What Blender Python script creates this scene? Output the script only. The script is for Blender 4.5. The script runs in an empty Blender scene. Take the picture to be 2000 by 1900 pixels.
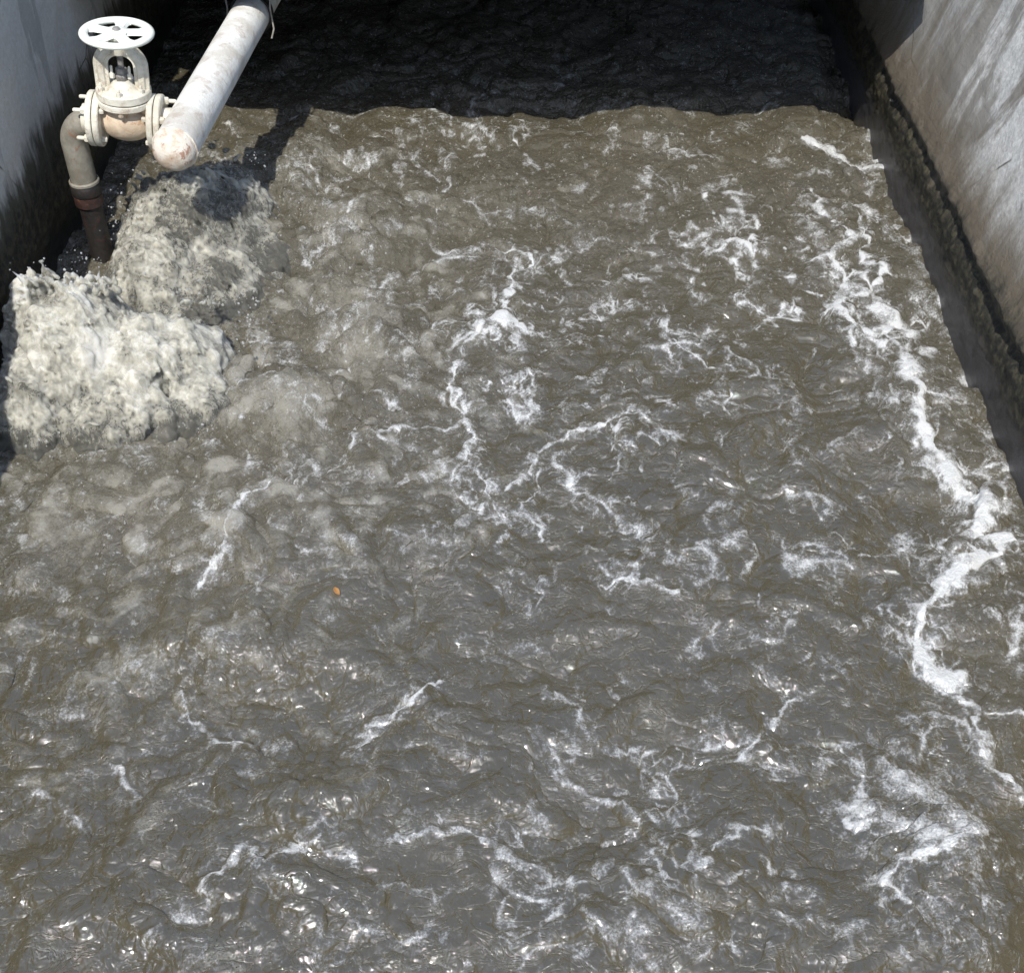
import bpy, bmesh, math, random
import numpy as np
from mathutils import Vector, Matrix

# ------------------------------------------------------------------ camera, sky, sun
SC = bpy.context.scene
COL = SC.collection
R = math.radians
PITCH = R(43.0)
CAM_H = 2.4
cam_d = bpy.data.cameras.new('camera'); cam = bpy.data.objects.new('camera', cam_d); COL.objects.link(cam)
cam_d.sensor_fit = 'HORIZONTAL'; cam_d.sensor_width = 36.0; cam_d.lens = 45.0
cam_d.clip_start = 0.05; cam_d.clip_end = 2000
cam.location = (0, 0, CAM_H); cam.rotation_euler = (R(90) - PITCH, 0, 0)
SC.camera = cam

SUN = Vector((0.12, 0.68, -1.0)).normalized()
w = bpy.data.worlds.new('World'); SC.world = w; w.use_nodes = True
nt = w.node_tree
bg = nt.nodes['Background']
sky = nt.nodes.new('ShaderNodeTexSky'); sky.sky_type = 'NISHITA'; sky.sun_disc = False
sky.sun_elevation = math.asin(-SUN.z); sky.sun_rotation = math.atan2(-SUN.x, -SUN.y)
sky.air_density = 1.0; sky.dust_density = 1.0; sky.ozone_density = 1.0
nt.links.new(sky.outputs[0], bg.inputs[0]); bg.inputs[1].default_value = 0.15
sun_d = bpy.data.lights.new('sun', 'SUN'); sun = bpy.data.objects.new('sun', sun_d); COL.objects.link(sun)
sun_d.energy = 4.2; sun_d.angle = R(0.5); sun_d.color = (1.0, 0.965, 0.91)
sun.rotation_euler = SUN.to_track_quat('-Z', 'Y').to_euler(); sun.location = (-4, -3, 9)
SC.view_settings.view_transform = 'Standard'; SC.view_settings.look = 'None'
SC.view_settings.gamma = 1.0; SC.view_settings.exposure = 0.28

# ------------------------------------------------------------------ helpers
XL, XR = -1.5, 1.37           # faces of the two channel walls at the water
ZG = 0.95                     # top of the banks
rng = np.random.default_rng(7)
random.seed(7)

def at(u, v, z=0.0):
    """where the photo's point (u, v) lies on the level z"""
    dx = (u * 1.0127 - 1000) / 2500.0; dy = -(v * 1.0127 - 950) / 2500.0
    c, s = math.cos(PITCH), math.sin(PITCH)
    k = (z - CAM_H) / (-s + c * dy)
    return (dx * k, (c + s * dy) * k)

_perm = rng.permutation(4096)
_ga = rng.random(4096) * 2 * math.pi
_gx, _gy = np.cos(_ga).astype(np.float32), np.sin(_ga).astype(np.float32)
def noise(x, y, seed=0):
    x = x + seed * 17.31; y = y - seed * 9.77
    xi = np.floor(x); yi = np.floor(y)
    fx = (x - xi).astype(np.float32); fy = (y - yi).astype(np.float32)
    xi = xi.astype(np.int64); yi = yi.astype(np.int64)
    def h(a, b): return _perm[(_perm[a & 4095] + b) & 4095]
    def g(k, dx, dy): return _gx[k] * dx + _gy[k] * dy
    u = fx * fx * fx * (fx * (fx * 6 - 15) + 10); v = fy * fy * fy * (fy * (fy * 6 - 15) + 10)
    n00 = g(h(xi, yi), fx, fy); n10 = g(h(xi + 1, yi), fx - 1, fy)
    n01 = g(h(xi, yi + 1), fx, fy - 1); n11 = g(h(xi + 1, yi + 1), fx - 1, fy - 1)
    a = n00 + u * (n10 - n00); b = n01 + u * (n11 - n01)
    return (a + v * (b - a)) * 1.5
def fbm(x, y, seed=0, octs=4, gain=0.5):
    t = 0; a = 1
    for o in range(octs):
        t = t + a * noise(x * 2**o, y * 2**o, seed + o * 3); a *= gain
    return t
def sstep(a, b, x):
    t = np.clip((x - a) / (b - a), 0, 1); return t * t * (3 - 2 * t)

def mesh_np(name, verts, faces, smooth=True):
    me = bpy.data.meshes.new(name)
    verts = np.asarray(verts, np.float32); faces = np.asarray(faces, np.int32)
    n = faces.shape[1]
    me.vertices.add(len(verts)); me.vertices.foreach_set('co', verts.ravel())
    me.loops.add(faces.size); me.loops.foreach_set('vertex_index', faces.ravel())
    me.polygons.add(len(faces)); me.polygons.foreach_set('loop_start', np.arange(0, faces.size, n, dtype=np.int32))
    me.update(calc_edges=True)
    me.polygons.foreach_set('use_smooth', np.full(len(faces), smooth))
    return me
def grid_faces(ny, nx):
    i = np.arange((ny - 1) * (nx - 1)); r = i // (nx - 1); c = i % (nx - 1)
    a = r * nx + c
    return np.stack([a, a + 1, a + nx + 1, a + nx], 1)
def attr(me, name, val):
    a = me.attributes.new(name, 'FLOAT', 'POINT'); a.data.foreach_set('value', np.asarray(val, np.float32).ravel())

def link(name, me, mat=None, parent=None):
    o = bpy.data.objects.new(name, me); COL.objects.link(o)
    if mat: me.materials.append(mat)
    if parent: o.parent = parent
    return o
def thing(name, label, cat, loc=(0, 0, 0), rot=(0, 0, 0), group=None):
    o = bpy.data.objects.new(name, None); COL.objects.link(o)
    o.empty_display_size = 0.1
    o.location = loc; o.rotation_euler = rot
    return tag(o, label, cat, group)
def tag(o, label=None, cat=None, group=None, kind=None):
    if label: o['label'] = label
    if cat: o['category'] = cat
    if group: o['group'] = group
    if kind: o['kind'] = kind
    return o
def bm_obj(name, bm, mat, parent=None, smooth=True, angle=40):
    me = bpy.data.meshes.new(name); bmesh.ops.recalc_face_normals(bm, faces=bm.faces)
    bm.to_mesh(me); bm.free()
    me.polygons.foreach_set('use_smooth', [smooth] * len(me.polygons))
    if smooth: me.set_sharp_from_angle(angle=R(angle))
    return link(name, me, mat, parent)

def frame(d):
    d = Vector(d).normalized(); q = Vector((0, 0, 1)).rotation_difference(d); return q.to_matrix()
def add_lathe(bm, prof, origin=(0, 0, 0), axis=(0, 0, 1), n=40, lump=0.0, seed=0):
    """prof: list of (radius, height along axis); closes at r=0 ends"""
    M = frame(axis); O = Vector(origin); rnd = random.Random(seed)
    rings = []
    for r, h in prof:
        if r < 1e-6: rings.append([bm.verts.new(O + M @ Vector((0, 0, h)))])
        else:
            rings.append([bm.verts.new(O + M @ Vector(((r + rnd.uniform(-lump, lump)) * math.cos(2*math.pi*k/n), (r + rnd.uniform(-lump, lump)) * math.sin(2*math.pi*k/n), h))) for k in range(n)])
    for a, b in zip(rings, rings[1:]):
        for k in range(n):
            k2 = (k + 1) % n
            if len(a) == 1 and len(b) == 1: continue
            if len(a) == 1: bm.faces.new((a[0], b[k2], b[k]))
            elif len(b) == 1: bm.faces.new((a[k], a[k2], b[0]))
            else: bm.faces.new((a[k], a[k2], b[k2], b[k]))
def add_sweep(bm, pts, rad, n=16, section=None, closed=False, up=None, caps=True):
    """tube (or flat section [(a,b)...]) along pts"""
    P = [Vector(p) for p in pts]; m = len(P); rings = []
    prev = None
    for i, p in enumerate(P):
        if closed: t = P[(i + 1) % m] - P[i - 1]
        else: t = P[min(i + 1, m - 1)] - P[max(i - 1, 0)]
        t.normalize()
        if up is not None:
            x = Vector(up).cross(t)
            if x.length < 1e-5: x = Vector((1, 0, 0))
            x.normalize()
        elif prev is None:
            x = t.orthogonal().normalized()
        else:
            x = (prev - t * prev.dot(t)).normalized()
        prev = x; y = t.cross(x)
        r = rad[i] if isinstance(rad, (list, tuple)) else rad
        if section: rings.append([bm.verts.new(p + x * a * r + y * b * r) for a, b in section])
        else: rings.append([bm.verts.new(p + (x * math.cos(2*math.pi*k/n) + y * math.sin(2*math.pi*k/n)) * r) for k in range(n)])
    L = len(rings[0])
    for i in range(m if closed else m - 1):
        a, b = rings[i], rings[(i + 1) % m]
        for k in range(L): bm.faces.new((a[k], a[(k+1) % L], b[(k+1) % L], b[k]))
    if caps and not closed:
        bm.faces.new(rings[0][::-1]); bm.faces.new(rings[-1])
def add_box(bm, c, s, bev=0.0):
    g = bmesh.ops.create_cube(bm, size=1.0, matrix=Matrix.Translation(c) @ Matrix.Diagonal((s[0], s[1], s[2], 1)))
    if bev:
        es = list({e for v in g['verts'] for e in v.link_edges})
        bmesh.ops.bevel(bm, geom=es, offset=bev, segments=2, affect='EDGES', profile=0.7)

# ------------------------------------------------------------------ node materials
class NB:
    def __init__(s, name):
        s.m = bpy.data.materials.new(name); s.m.use_nodes = True
        s.t = s.m.node_tree; s.p = s.t.nodes['Principled BSDF']; s.out = s.t.nodes['Material Output']
        s.co = s.t.nodes.new('ShaderNodeTexCoord')
    def n(s, typ, **kw):
        nd = s.t.nodes.new(typ)
        for k, v in kw.items(): setattr(nd, k, v)
        return nd
    def l(s, a, b): s.t.links.new(a, b)
    def put(s, sock, v):
        if hasattr(v, 'is_output') or isinstance(v, bpy.types.NodeSocket): s.l(v, sock)
        elif isinstance(v, (tuple, list)) and sock.type == 'RGBA': sock.default_value = (*v[:3], 1)
        else: sock.default_value = v
    def obj(s, scale=(1, 1, 1), rot=(0, 0, 0)):
        mp = s.n('ShaderNodeMapping'); mp.inputs['Scale'].default_value = scale; mp.inputs['Rotation'].default_value = rot
        s.l(s.co.outputs['Object'], mp.inputs['Vector']); return mp.outputs[0]
    def noise(s, scale, detail=4, rough=0.55, vec=None, dist=0.0):
        nd = s.n('ShaderNodeTexNoise'); nd.inputs['Scale'].default_value = scale
        nd.inputs['Detail'].default_value = detail; nd.inputs['Roughness'].default_value = rough
        nd.inputs['Distortion'].default_value = dist
        s.l(vec or s.co.outputs['Object'], nd.inputs['Vector']); return nd.outputs['Fac']
    def voro(s, scale, vec=None, feature='F1'):
        nd = s.n('ShaderNodeTexVoronoi', feature=feature); nd.inputs['Scale'].default_value = scale
        s.l(vec or s.co.outputs['Object'], nd.inputs['Vector']); return nd.outputs['Distance']
    def math(s, op, a, b=0.0, c=0.0, clamp=False):
        nd = s.n('ShaderNodeMath', operation=op, use_clamp=clamp)
        s.put(nd.inputs[0], a); s.put(nd.inputs[1], b)
        if len(nd.inputs) > 2: s.put(nd.inputs[2], c)
        return nd.outputs[0]
    def ramp(s, x, a, b, lo=0.0, hi=1.0, smooth=True):
        nd = s.n('ShaderNodeMapRange'); nd.interpolation_type = 'SMOOTHSTEP' if smooth else 'LINEAR'
        s.put(nd.inputs['Value'], x)
        for k, v in (('From Min', a), ('From Max', b), ('To Min', lo), ('To Max', hi)): s.put(nd.inputs[k], v)
        return nd.outputs['Result']
    def mix(s, f, a, b, blend='MIX'):
        nd = s.n('ShaderNodeMix', data_type='RGBA', blend_type=blend)
        s.put(nd.inputs[0], f); s.put(nd.inputs[6], a); s.put(nd.inputs[7], b); return nd.outputs[2]
    def attr(s, name):
        nd = s.n('ShaderNodeAttribute', attribute_name=name); return nd.outputs['Fac']
    def sep(s, v=None):
        nd = s.n('ShaderNodeSeparateXYZ'); s.l(v or s.co.outputs['Object'], nd.inputs[0]); return nd.outputs
    def bump(s, h, strength, dist, normal=None):
        nd = s.n('ShaderNodeBump'); s.put(nd.inputs['Strength'], strength); s.put(nd.inputs['Distance'], dist)
        s.l(h, nd.inputs['Height'])
        if normal is not None: s.l(normal, nd.inputs['Normal'])
        return nd.outputs[0]
    def set(s, **kw):
        for k, v in kw.items(): s.put(s.p.inputs[k.replace('_', ' ')], v)
        return s.m

def water_mat():
    b = NB('muddy_water')
    foam = b.attr('foam'); aer = b.attr('aeration'); wild = b.attr('wild')
    flow = b.obj((1.0, 0.75, 1.0), (0, 0, 0.35))
    n1 = b.noise(20, 4, 0.6, vec=flow, dist=1.0); n2 = b.noise(62, 4, 0.62, vec=flow, dist=0.8); n3 = b.noise(190, 3, 0.65, dist=0.3)
    def c(x, k): return b.math('MULTIPLY', b.math('SUBTRACT', x, 0.5), k)
    n = b.math('ADD', b.math('ADD', c(n1, 0.70), c(n2, 0.85)), c(n3, 0.95))
    t = b.math('ADD', b.math('MULTIPLY', foam, 1.0), n)
    fm = b.math('MULTIPLY', b.math('MULTIPLY', b.ramp(t, 0.27, 0.95), 0.9), b.ramp(foam, 0.02, 0.2))
    fl = b.math('MULTIPLY', b.ramp(b.math('ADD', b.noise(105, 3, 0.6, vec=flow, dist=0.5), c(n1, 0.30)), 0.62, 0.72), 0.6)
    fm = b.math('MAXIMUM', fm, b.math('MULTIPLY', fl, b.ramp(wild, 0.15, 0.7, 0.25, 0.8)))
    veil = b.math('MULTIPLY', b.ramp(b.math('ADD', foam, b.math('MULTIPLY', n, 0.6)), 0.05, 0.95), 0.5)
    a2 = b.math('ADD', aer, b.math('MULTIPLY', n, 0.9))
    am = b.math('MULTIPLY', b.ramp(a2, 0.05, 1.10), b.ramp(aer, 0.0, 0.25))
    mud = b.mix(b.noise(2.2, 3), (0.084, 0.073, 0.044), (0.060, 0.053, 0.035))
    col = b.mix(am, mud, (0.25, 0.237, 0.195))
    col = b.mix(veil, col, (0.27, 0.27, 0.255))
    col = b.mix(fm, col, (0.55, 0.56, 0.555))
    h1 = b.noise(15, 3, 0.5, vec=flow, dist=0.7)
    cre = b.math('ABSOLUTE', b.math('SUBTRACT', b.noise(11, 4, 0.55, vec=b.obj((1.0, 1.6, 1.0), (0, 0, 0.25)), dist=1.1), 0.5))
    cre = b.ramp(cre, 0.0, 0.05, 0.0, 1.0)                      # thin sharp creases between the swells
    nrm = b.bump(h1, b.ramp(wild, 0.2, 0.9, 0.55, 0.85), 0.045)
    nrm = b.bump(cre, 0.5, 0.006, nrm)
    nrm = b.bump(n2, b.ramp(wild, 0.2, 0.9, 0.14, 1.0), 0.017, nrm)
    nrm = b.bump(n3, b.ramp(wild, 0.3, 1.0, 0.05, 0.7), 0.006, nrm)
    # light comes back from under the surface, so its shading follows the surface only softly
    geo = b.n('ShaderNodeNewGeometry')
    vm = b.n('ShaderNodeVectorMath', operation='MULTIPLY_ADD'); b.l(geo.outputs['Normal'], vm.inputs[0])
    vm.inputs[1].default_value = (0.42, 0.42, 0.42); vm.inputs[2].default_value = (0, 0, 0.58)
    vn = b.n('ShaderNodeVectorMath', operation='NORMALIZE'); b.l(vm.outputs[0], vn.inputs[0])
    bub = b.bump(b.math('MULTIPLY', b.voro(170), fm), 0.4, 0.005, vn.outputs[0])
    return b.set(Base_Color=col, Roughness=0.9, Normal=bub, Specular_IOR_Level=0.0,
          Coat_Weight=b.ramp(fm, 0.3, 1.0, 1.0, 0.4), Coat_IOR=2.15, Coat_Roughness=b.ramp(fm, 0.2, 1.0, 0.04, 0.3), Coat_Normal=nrm)

def splash_mat():
    b = NB('aerated_water')
    st = b.obj((1.0, 1.0, 0.22), (0.3, 0.75, 0))
    n1 = b.noise(13, 4, 0.6, dist=0.8); n2 = b.noise(75, 4, 0.65, vec=st, dist=1.2); n3 = b.noise(200, 3, 0.65)
    thick = b.attr('thick')
    def c(x, k): return b.math('MULTIPLY', b.math('SUBTRACT', x, 0.5), k)
    k = b.math('ADD', b.math('ADD', c(n1, 1.5), c(n2, 1.15)), c(n3, 0.45))
    k = b.math('ADD', k, c(b.noise(7, 3, 0.55), 1.3))
    k = b.math('ADD', k, b.math('MULTIPLY', b.math('SUBTRACT', thick, 0.85), 0.80))
    col = b.mix(b.ramp(k, -0.50, 0.25), (0.20, 0.195, 0.165), (0.44, 0.425, 0.36))
    col = b.mix(b.ramp(k, 0.12, 0.45), col, (0.56, 0.545, 0.49))
    h = b.math('ADD', b.math('ADD', b.noise(48, 3, 0.5, vec=st, dist=0.8), b.math('MULTIPLY', n2, 0.6)), b.math('MULTIPLY', n3, 0.45))
    m = b.set(Base_Color=col, Roughness=b.ramp(k, -0.35, 0.05, 0.18, 0.9), Specular_IOR_Level=0.0, Normal=b.bump(n2, 0.3, 0.006),
          Transmission_Weight=b.ramp(k, -0.50, 0.12, 0.60, 0.0), IOR=1.2, Subsurface_Weight=1.0, Subsurface_Scale=0.045,
          Coat_Weight=1.0, Coat_IOR=1.6, Coat_Roughness=0.06, Coat_Normal=b.bump(h, 1.0, 0.018))
    b.p.inputs['Subsurface Radius'].default_value = (1.0, 0.9, 0.7)
    return m

def wall_mat(right):
    b = NB('stained_concrete_sunny' if right else 'stained_concrete')
    x, y, z = b.sep()
    yz = b.obj((0, 1, 1))
    strk = b.noise(1.0, 5, 0.6, vec=b.obj((0, 9.0, 0.55)), dist=0.3)       # streaks that run down the face
    strk2 = b.noise(1.0, 4, 0.6, vec=b.obj((0, 3.2, 0.35)), dist=0.4)
    big = b.noise(2.6, 5, 0.6, vec=yz); fine = b.noise(60, 6, 0.7); gr = b.noise(240, 3, 0.7)
    jag = b.noise(1.0, 6, 0.68, vec=b.obj((0, 11.0, 2.4)), dist=0.5)
    # height above the wet line, with drips and tide marks
    hz = b.math('ADD', z, b.math('MULTIPLY', b.math('SUBTRACT', jag, 0.5), 0.34 if not right else 0.26))
    hz = b.math('ADD', hz, b.math('MULTIPLY', b.math('SUBTRACT', big, 0.5), 0.22))
    conc = b.mix(big, (0.42, 0.40, 0.37), (0.54, 0.52, 0.48)) if not right else b.mix(b.ramp(strk2, 0.38, 0.62), (0.26, 0.24, 0.21), (0.60, 0.60, 0.57))
    conc = b.mix(b.ramp(fine, 0.35, 0.75), conc, b.mix(0.65, conc, (0.62, 0.62, 0.60)))
    if right:
        pn = b.noise(1.0, 9, 0.62, vec=b.obj((0, 3.4, 1.5)), dist=0.5)
        pn = b.math('ADD', pn, b.math('MULTIPLY', b.math('SUBTRACT', b.noise(1.0, 6, 0.6, vec=b.obj((0, 10, 0.7)), dist=0.3), 0.5), 0.32))
        stain = b.mix(b.noise(20, 6, 0.7, vec=yz), (0.21, 0.195, 0.17), (0.31, 0.295, 0.265))
        stain = b.mix(b.math('MULTIPLY', b.ramp(strk, 0.50, 0.68), 0.7), stain, (0.16, 0.135, 0.10))
        white = b.mix(b.ramp(fine, 0.35, 0.7), (0.46, 0.45, 0.42), (0.68, 0.67, 0.63))
        grey = b.mix(b.ramp(fine, 0.35, 0.7), (0.32, 0.32, 0.31), (0.40, 0.40, 0.39))
        white = b.mix(b.ramp(y, 3.7, 4.3), white, grey)          # deck shade put into the colour: the far stretch is greyed
        conc = b.mix(b.ramp(pn, 0.47, 0.56), stain, white)
    else:
        pn = b.noise(1.0, 8, 0.62, vec=b.obj((0, 6, 1.0)), dist=0.4)
        conc = b.mix(b.math('MULTIPLY', b.ramp(pn, 0.57, 0.60), 0.5), conc, (0.24, 0.24, 0.22))
    pore = b.ramp(b.voro(55, vec=yz), 0.10, 0.16, 1, 0)
    conc = b.mix(b.math('MULTIPLY', pore, b.math('MULTIPLY', b.ramp(gr, 0.5, 0.6), 0.6)), conc, (0.10, 0.095, 0.08))
    cr = b.ramp(b.voro(1.9, vec=b.obj((0, 1, 1.2)), feature='DISTANCE_TO_EDGE'), 0.0, 0.012, 1, 0)
    conc = b.mix(b.math('MULTIPLY', cr, b.ramp(big, 0.48, 0.56)), conc, (0.08, 0.075, 0.06))
    algae = b.mix(b.ramp(b.noise(34, 6, 0.7, vec=yz), 0.42, 0.62), (0.012, 0.012, 0.008), (0.078, 0.068, 0.038))
    brown = b.mix(fine, (0.12, 0.095, 0.065), (0.19, 0.16, 0.115))
    L = 0.40 if not right else 0.37
    col = b.mix(b.ramp(hz, L - 0.01, L + (0.24 if right else 0.10)), brown if right else (0.075, 0.07, 0.052), conc)
    col = b.mix(b.ramp(hz, L - 0.10, L + 0.005), algae, col)
    wet = b.mix(fine, (0.040, 0.038, 0.040), (0.075, 0.071, 0.075)) if right else b.mix(fine, (0.012, 0.012, 0.010), (0.028, 0.026, 0.020))
    hw = b.math('ADD', z, b.math('MULTIPLY', b.math('SUBTRACT', b.noise(7, 4, vec=yz), 0.5), 0.10))
    col = b.mix(b.ramp(hw, 0.11, 0.20), wet, col)
    geo = b.n('ShaderNodeNewGeometry')
    up = b.sep(geo.outputs['True Normal'])[2]
    col = b.mix(b.ramp(up, 0.75, 0.9), col, b.mix(fine, (0.30, 0.29, 0.27), (0.44, 0.43, 0.40)))
    rough = b.ramp(z, 0.10, 0.40, 0.28, 0.85)
    moss = b.math('MULTIPLY', b.noise(70, 6, 0.75), b.math('MULTIPLY', b.ramp(z, 0.10, 0.2), b.ramp(z, 0.32, 0.5, 1, 0.25)))
    h = b.math('ADD', moss, b.math('MULTIPLY', b.math('ADD', fine, b.math('MULTIPLY', gr, 0.4)), 0.22))
    return b.set(Base_Color=col, Roughness=rough, Normal=b.bump(h, 0.9, 0.012))

def paint_mat(name, base, dirt, rust=(0.22, 0.10, 0.045), rust_amt=0.5, rough=0.5, scale=1.0, dirt_amt=0.75):
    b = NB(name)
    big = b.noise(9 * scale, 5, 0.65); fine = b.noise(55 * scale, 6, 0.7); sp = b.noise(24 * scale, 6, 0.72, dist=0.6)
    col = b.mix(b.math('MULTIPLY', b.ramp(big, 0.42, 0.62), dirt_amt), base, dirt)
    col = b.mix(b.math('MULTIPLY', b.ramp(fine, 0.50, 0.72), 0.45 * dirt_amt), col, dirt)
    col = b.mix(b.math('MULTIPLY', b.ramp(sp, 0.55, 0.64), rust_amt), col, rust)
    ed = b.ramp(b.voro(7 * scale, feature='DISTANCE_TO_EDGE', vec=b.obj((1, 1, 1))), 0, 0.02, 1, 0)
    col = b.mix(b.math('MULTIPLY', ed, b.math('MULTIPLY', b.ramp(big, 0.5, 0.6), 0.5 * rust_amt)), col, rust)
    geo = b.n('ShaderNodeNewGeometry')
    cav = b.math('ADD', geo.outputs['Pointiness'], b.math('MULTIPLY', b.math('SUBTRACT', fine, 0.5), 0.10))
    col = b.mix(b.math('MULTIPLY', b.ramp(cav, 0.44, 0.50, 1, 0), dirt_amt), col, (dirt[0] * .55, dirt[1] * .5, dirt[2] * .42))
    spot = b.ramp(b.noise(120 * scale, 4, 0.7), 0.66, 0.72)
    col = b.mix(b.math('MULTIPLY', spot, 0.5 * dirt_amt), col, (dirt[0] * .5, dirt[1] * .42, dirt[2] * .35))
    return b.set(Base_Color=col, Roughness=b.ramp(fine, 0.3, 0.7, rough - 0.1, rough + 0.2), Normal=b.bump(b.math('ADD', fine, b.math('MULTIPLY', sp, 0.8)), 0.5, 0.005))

def simple_mat(name, a, c, scale=20, rough=0.8, bump=0.4, dist=0.01):
    b = NB(name); n = b.noise(scale, 6, 0.65)
    return b.set(Base_Color=b.mix(b.ramp(n, 0.3, 0.7), a, c), Roughness=rough, Normal=b.bump(n, bump, dist))

M_WATER = water_mat(); M_SPLASH = splash_mat()
M_WL = wall_mat(False); M_WR = wall_mat(True)
M_WHEEL = paint_mat('pale_green_white_paint', (0.78, 0.80, 0.72), (0.66, 0.68, 0.58), rust_amt=0.08, rough=0.4, dirt_amt=0.4)
M_CREAM = paint_mat('cream_paint', (0.68, 0.65, 0.55), (0.40, 0.36, 0.28), rust_amt=0.40)
M_BODY = paint_mat('rusty_cream_paint', (0.62, 0.50, 0.37), (0.46, 0.36, 0.25), rust=(0.36, 0.17, 0.07), rust_amt=0.65)
M_PIPE = paint_mat('chalky_white_paint', (0.74, 0.74, 0.70), (0.50, 0.47, 0.41), rust=(0.30, 0.19, 0.12), rust_amt=0.35, scale=1.0)
M_CAP = paint_mat('peeling_white_paint', (0.68, 0.63, 0.54), (0.42, 0.30, 0.20), rust=(0.28, 0.12, 0.07), rust_amt=0.8, scale=1.6)
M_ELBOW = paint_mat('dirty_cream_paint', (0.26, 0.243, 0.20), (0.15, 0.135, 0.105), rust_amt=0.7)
M_LOW = paint_mat('rusty_wet_iron', (0.020, 0.017, 0.015), (0.012, 0.011, 0.010), rust=(0.06, 0.022, 0.014), rust_amt=0.7)
M_RED = paint_mat('red_rust', (0.050, 0.021, 0.016), (0.024, 0.015, 0.012), rust_amt=0.5)
M_STEM = paint_mat('greasy_steel', (0.28, 0.27, 0.25), (0.07, 0.065, 0.06), rust_amt=0.4, rough=0.35, scale=2)
M_WIRE = simple_mat('galvanised_wire', (0.35, 0.34, 0.31), (0.20, 0.17, 0.13), 40, 0.55)
M_DECK = simple_mat('dark_concrete', (0.055, 0.055, 0.05), (0.025, 0.025, 0.022), 8)
M_GROUND = simple_mat('bare_ground', (0.20, 0.18, 0.13), (0.10, 0.10, 0.06), 3.0, 0.95, 0.6, 0.05)
M_LEAF = simple_mat('orange_leaf', (0.60, 0.36, 0.13), (0.50, 0.24, 0.07), 90, 0.5)

# ------------------------------------------------------------------ the setting: ground, deck, back of the tunnel
def quad_mesh(name, vs, fs, mat, kind='structure'):
    me = bpy.data.meshes.new(name); me.from_pydata(vs, [], fs); me.update()
    o = link(name, me, mat); o['kind'] = kind; return o
B = 600
XRT = 1.72 + 0.25
x0, x1, y0, y1 = XL - 0.25, XRT, -6.0, 9.3
vs = [(-B, -B, ZG), (B, -B, ZG), (B, B, ZG), (-B, B, ZG), (x0, y0, ZG), (x1, y0, ZG), (x1, y1, ZG), (x0, y1, ZG)]
quad_mesh('ground', vs, [(0, 1, 5, 4), (1, 2, 6, 5), (2, 3, 7, 6), (3, 0, 4, 7)], M_GROUND)
DECK_Y = 4.74 - 0.68 * 0.68
DXR = 1.42  # unseen deck edge, kept off the right wall to let skylight onto it
bm = bmesh.new(); add_box(bm, ((XL - 0.2 + DXR) / 2, (DECK_Y + 0.18 + 9.25) / 2, ZG + 0.17), (DXR - XL + 0.2, 9.25 - DECK_Y - 0.18, 0.30), 0.01)
add_box(bm, ((XL + 0.03 + DXR) / 2, DECK_Y + 0.088, 0.96), (DXR - XL - 0.03, 0.176, 0.56), 0.01)  # unseen front beam, added to darken the water under the deck
bm_obj('deck', bm, M_DECK, smooth=False)['kind'] = 'structure'

# ------------------------------------------------------------------ channel walls
def build_wall(name, right, mat, label):
    ny, nz = 700, 240
    ys = np.linspace(-6.0, 9.2, ny); zs = np.linspace(-0.6, ZG + 0.02, nz)
    Y, Z = np.meshgrid(ys, zs)
    d = 0.006 * fbm(Y * 1.7, Z * 2.0, 40 + right, 3) + 0.0025 * fbm(Y * 14, Z * 14, 50 + right, 3)
    moss = sstep(0.08, 0.16, Z) * (1 - sstep(0.30, 0.42, Z))
    d = d + moss * 0.010 * np.clip(fbm(Y * 22, Z * 22, 61 + right, 3) + 0.1, 0, 1)
    if right:
        d = d - 0.018 * np.exp(-((Z - 0.29 - 0.03 * noise(Y * 2, Z * 0, 5)) / 0.022) ** 2)
        batter = np.clip(Z - 0.32, 0, None) * math.tan(R(17))
        X = XR + batter - d
        back = np.full_like(X[0], XRT)
    else:
        X = XL + d
        back = np.full_like(X[0], XL - 0.25)
    V = np.stack([X, Y, Z], -1).reshape(-1, 3)
    F = grid_faces(nz, ny)
    top0 = (nz - 1) * ny
    n0 = len(V)
    V = np.concatenate([V, np.stack([back, ys, np.full(ny, ZG + 0.02)], -1), np.stack([back, ys, np.full(ny, -0.6)], -1)])
    k = np.arange(ny - 1)
    F = np.concatenate([F, np.stack([top0 + k, top0 + k + 1, n0 + k + 1, n0 + k], 1), np.stack([n0 + k, n0 + k + 1, n0 + ny + k + 1, n0 + ny + k], 1)])
    if right: F = F[:, ::-1]
    me = mesh_np(name, V, F)
    me.set_sharp_from_angle(angle=R(50))
    o = link(name, me, mat); return tag(o, label, 'wall')
build_wall('concrete_wall', False, M_WL, 'grey concrete channel wall behind the valve, black with wet below the splash line')
build_wall('concrete_wall', True, M_WR, 'sunlit white and brown streaked concrete channel wall with mossy foot, across from the valve')
bm = bmesh.new(); add_box(bm, ((XL + XRT) / 2, 9.32, 0.27), (XRT - XL + 0.4, 0.2, 1.7))
tag(bm_obj('end_wall', bm, M_DECK, smooth=False), 'dark concrete wall closing the channel under the deck', 'wall')

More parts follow.
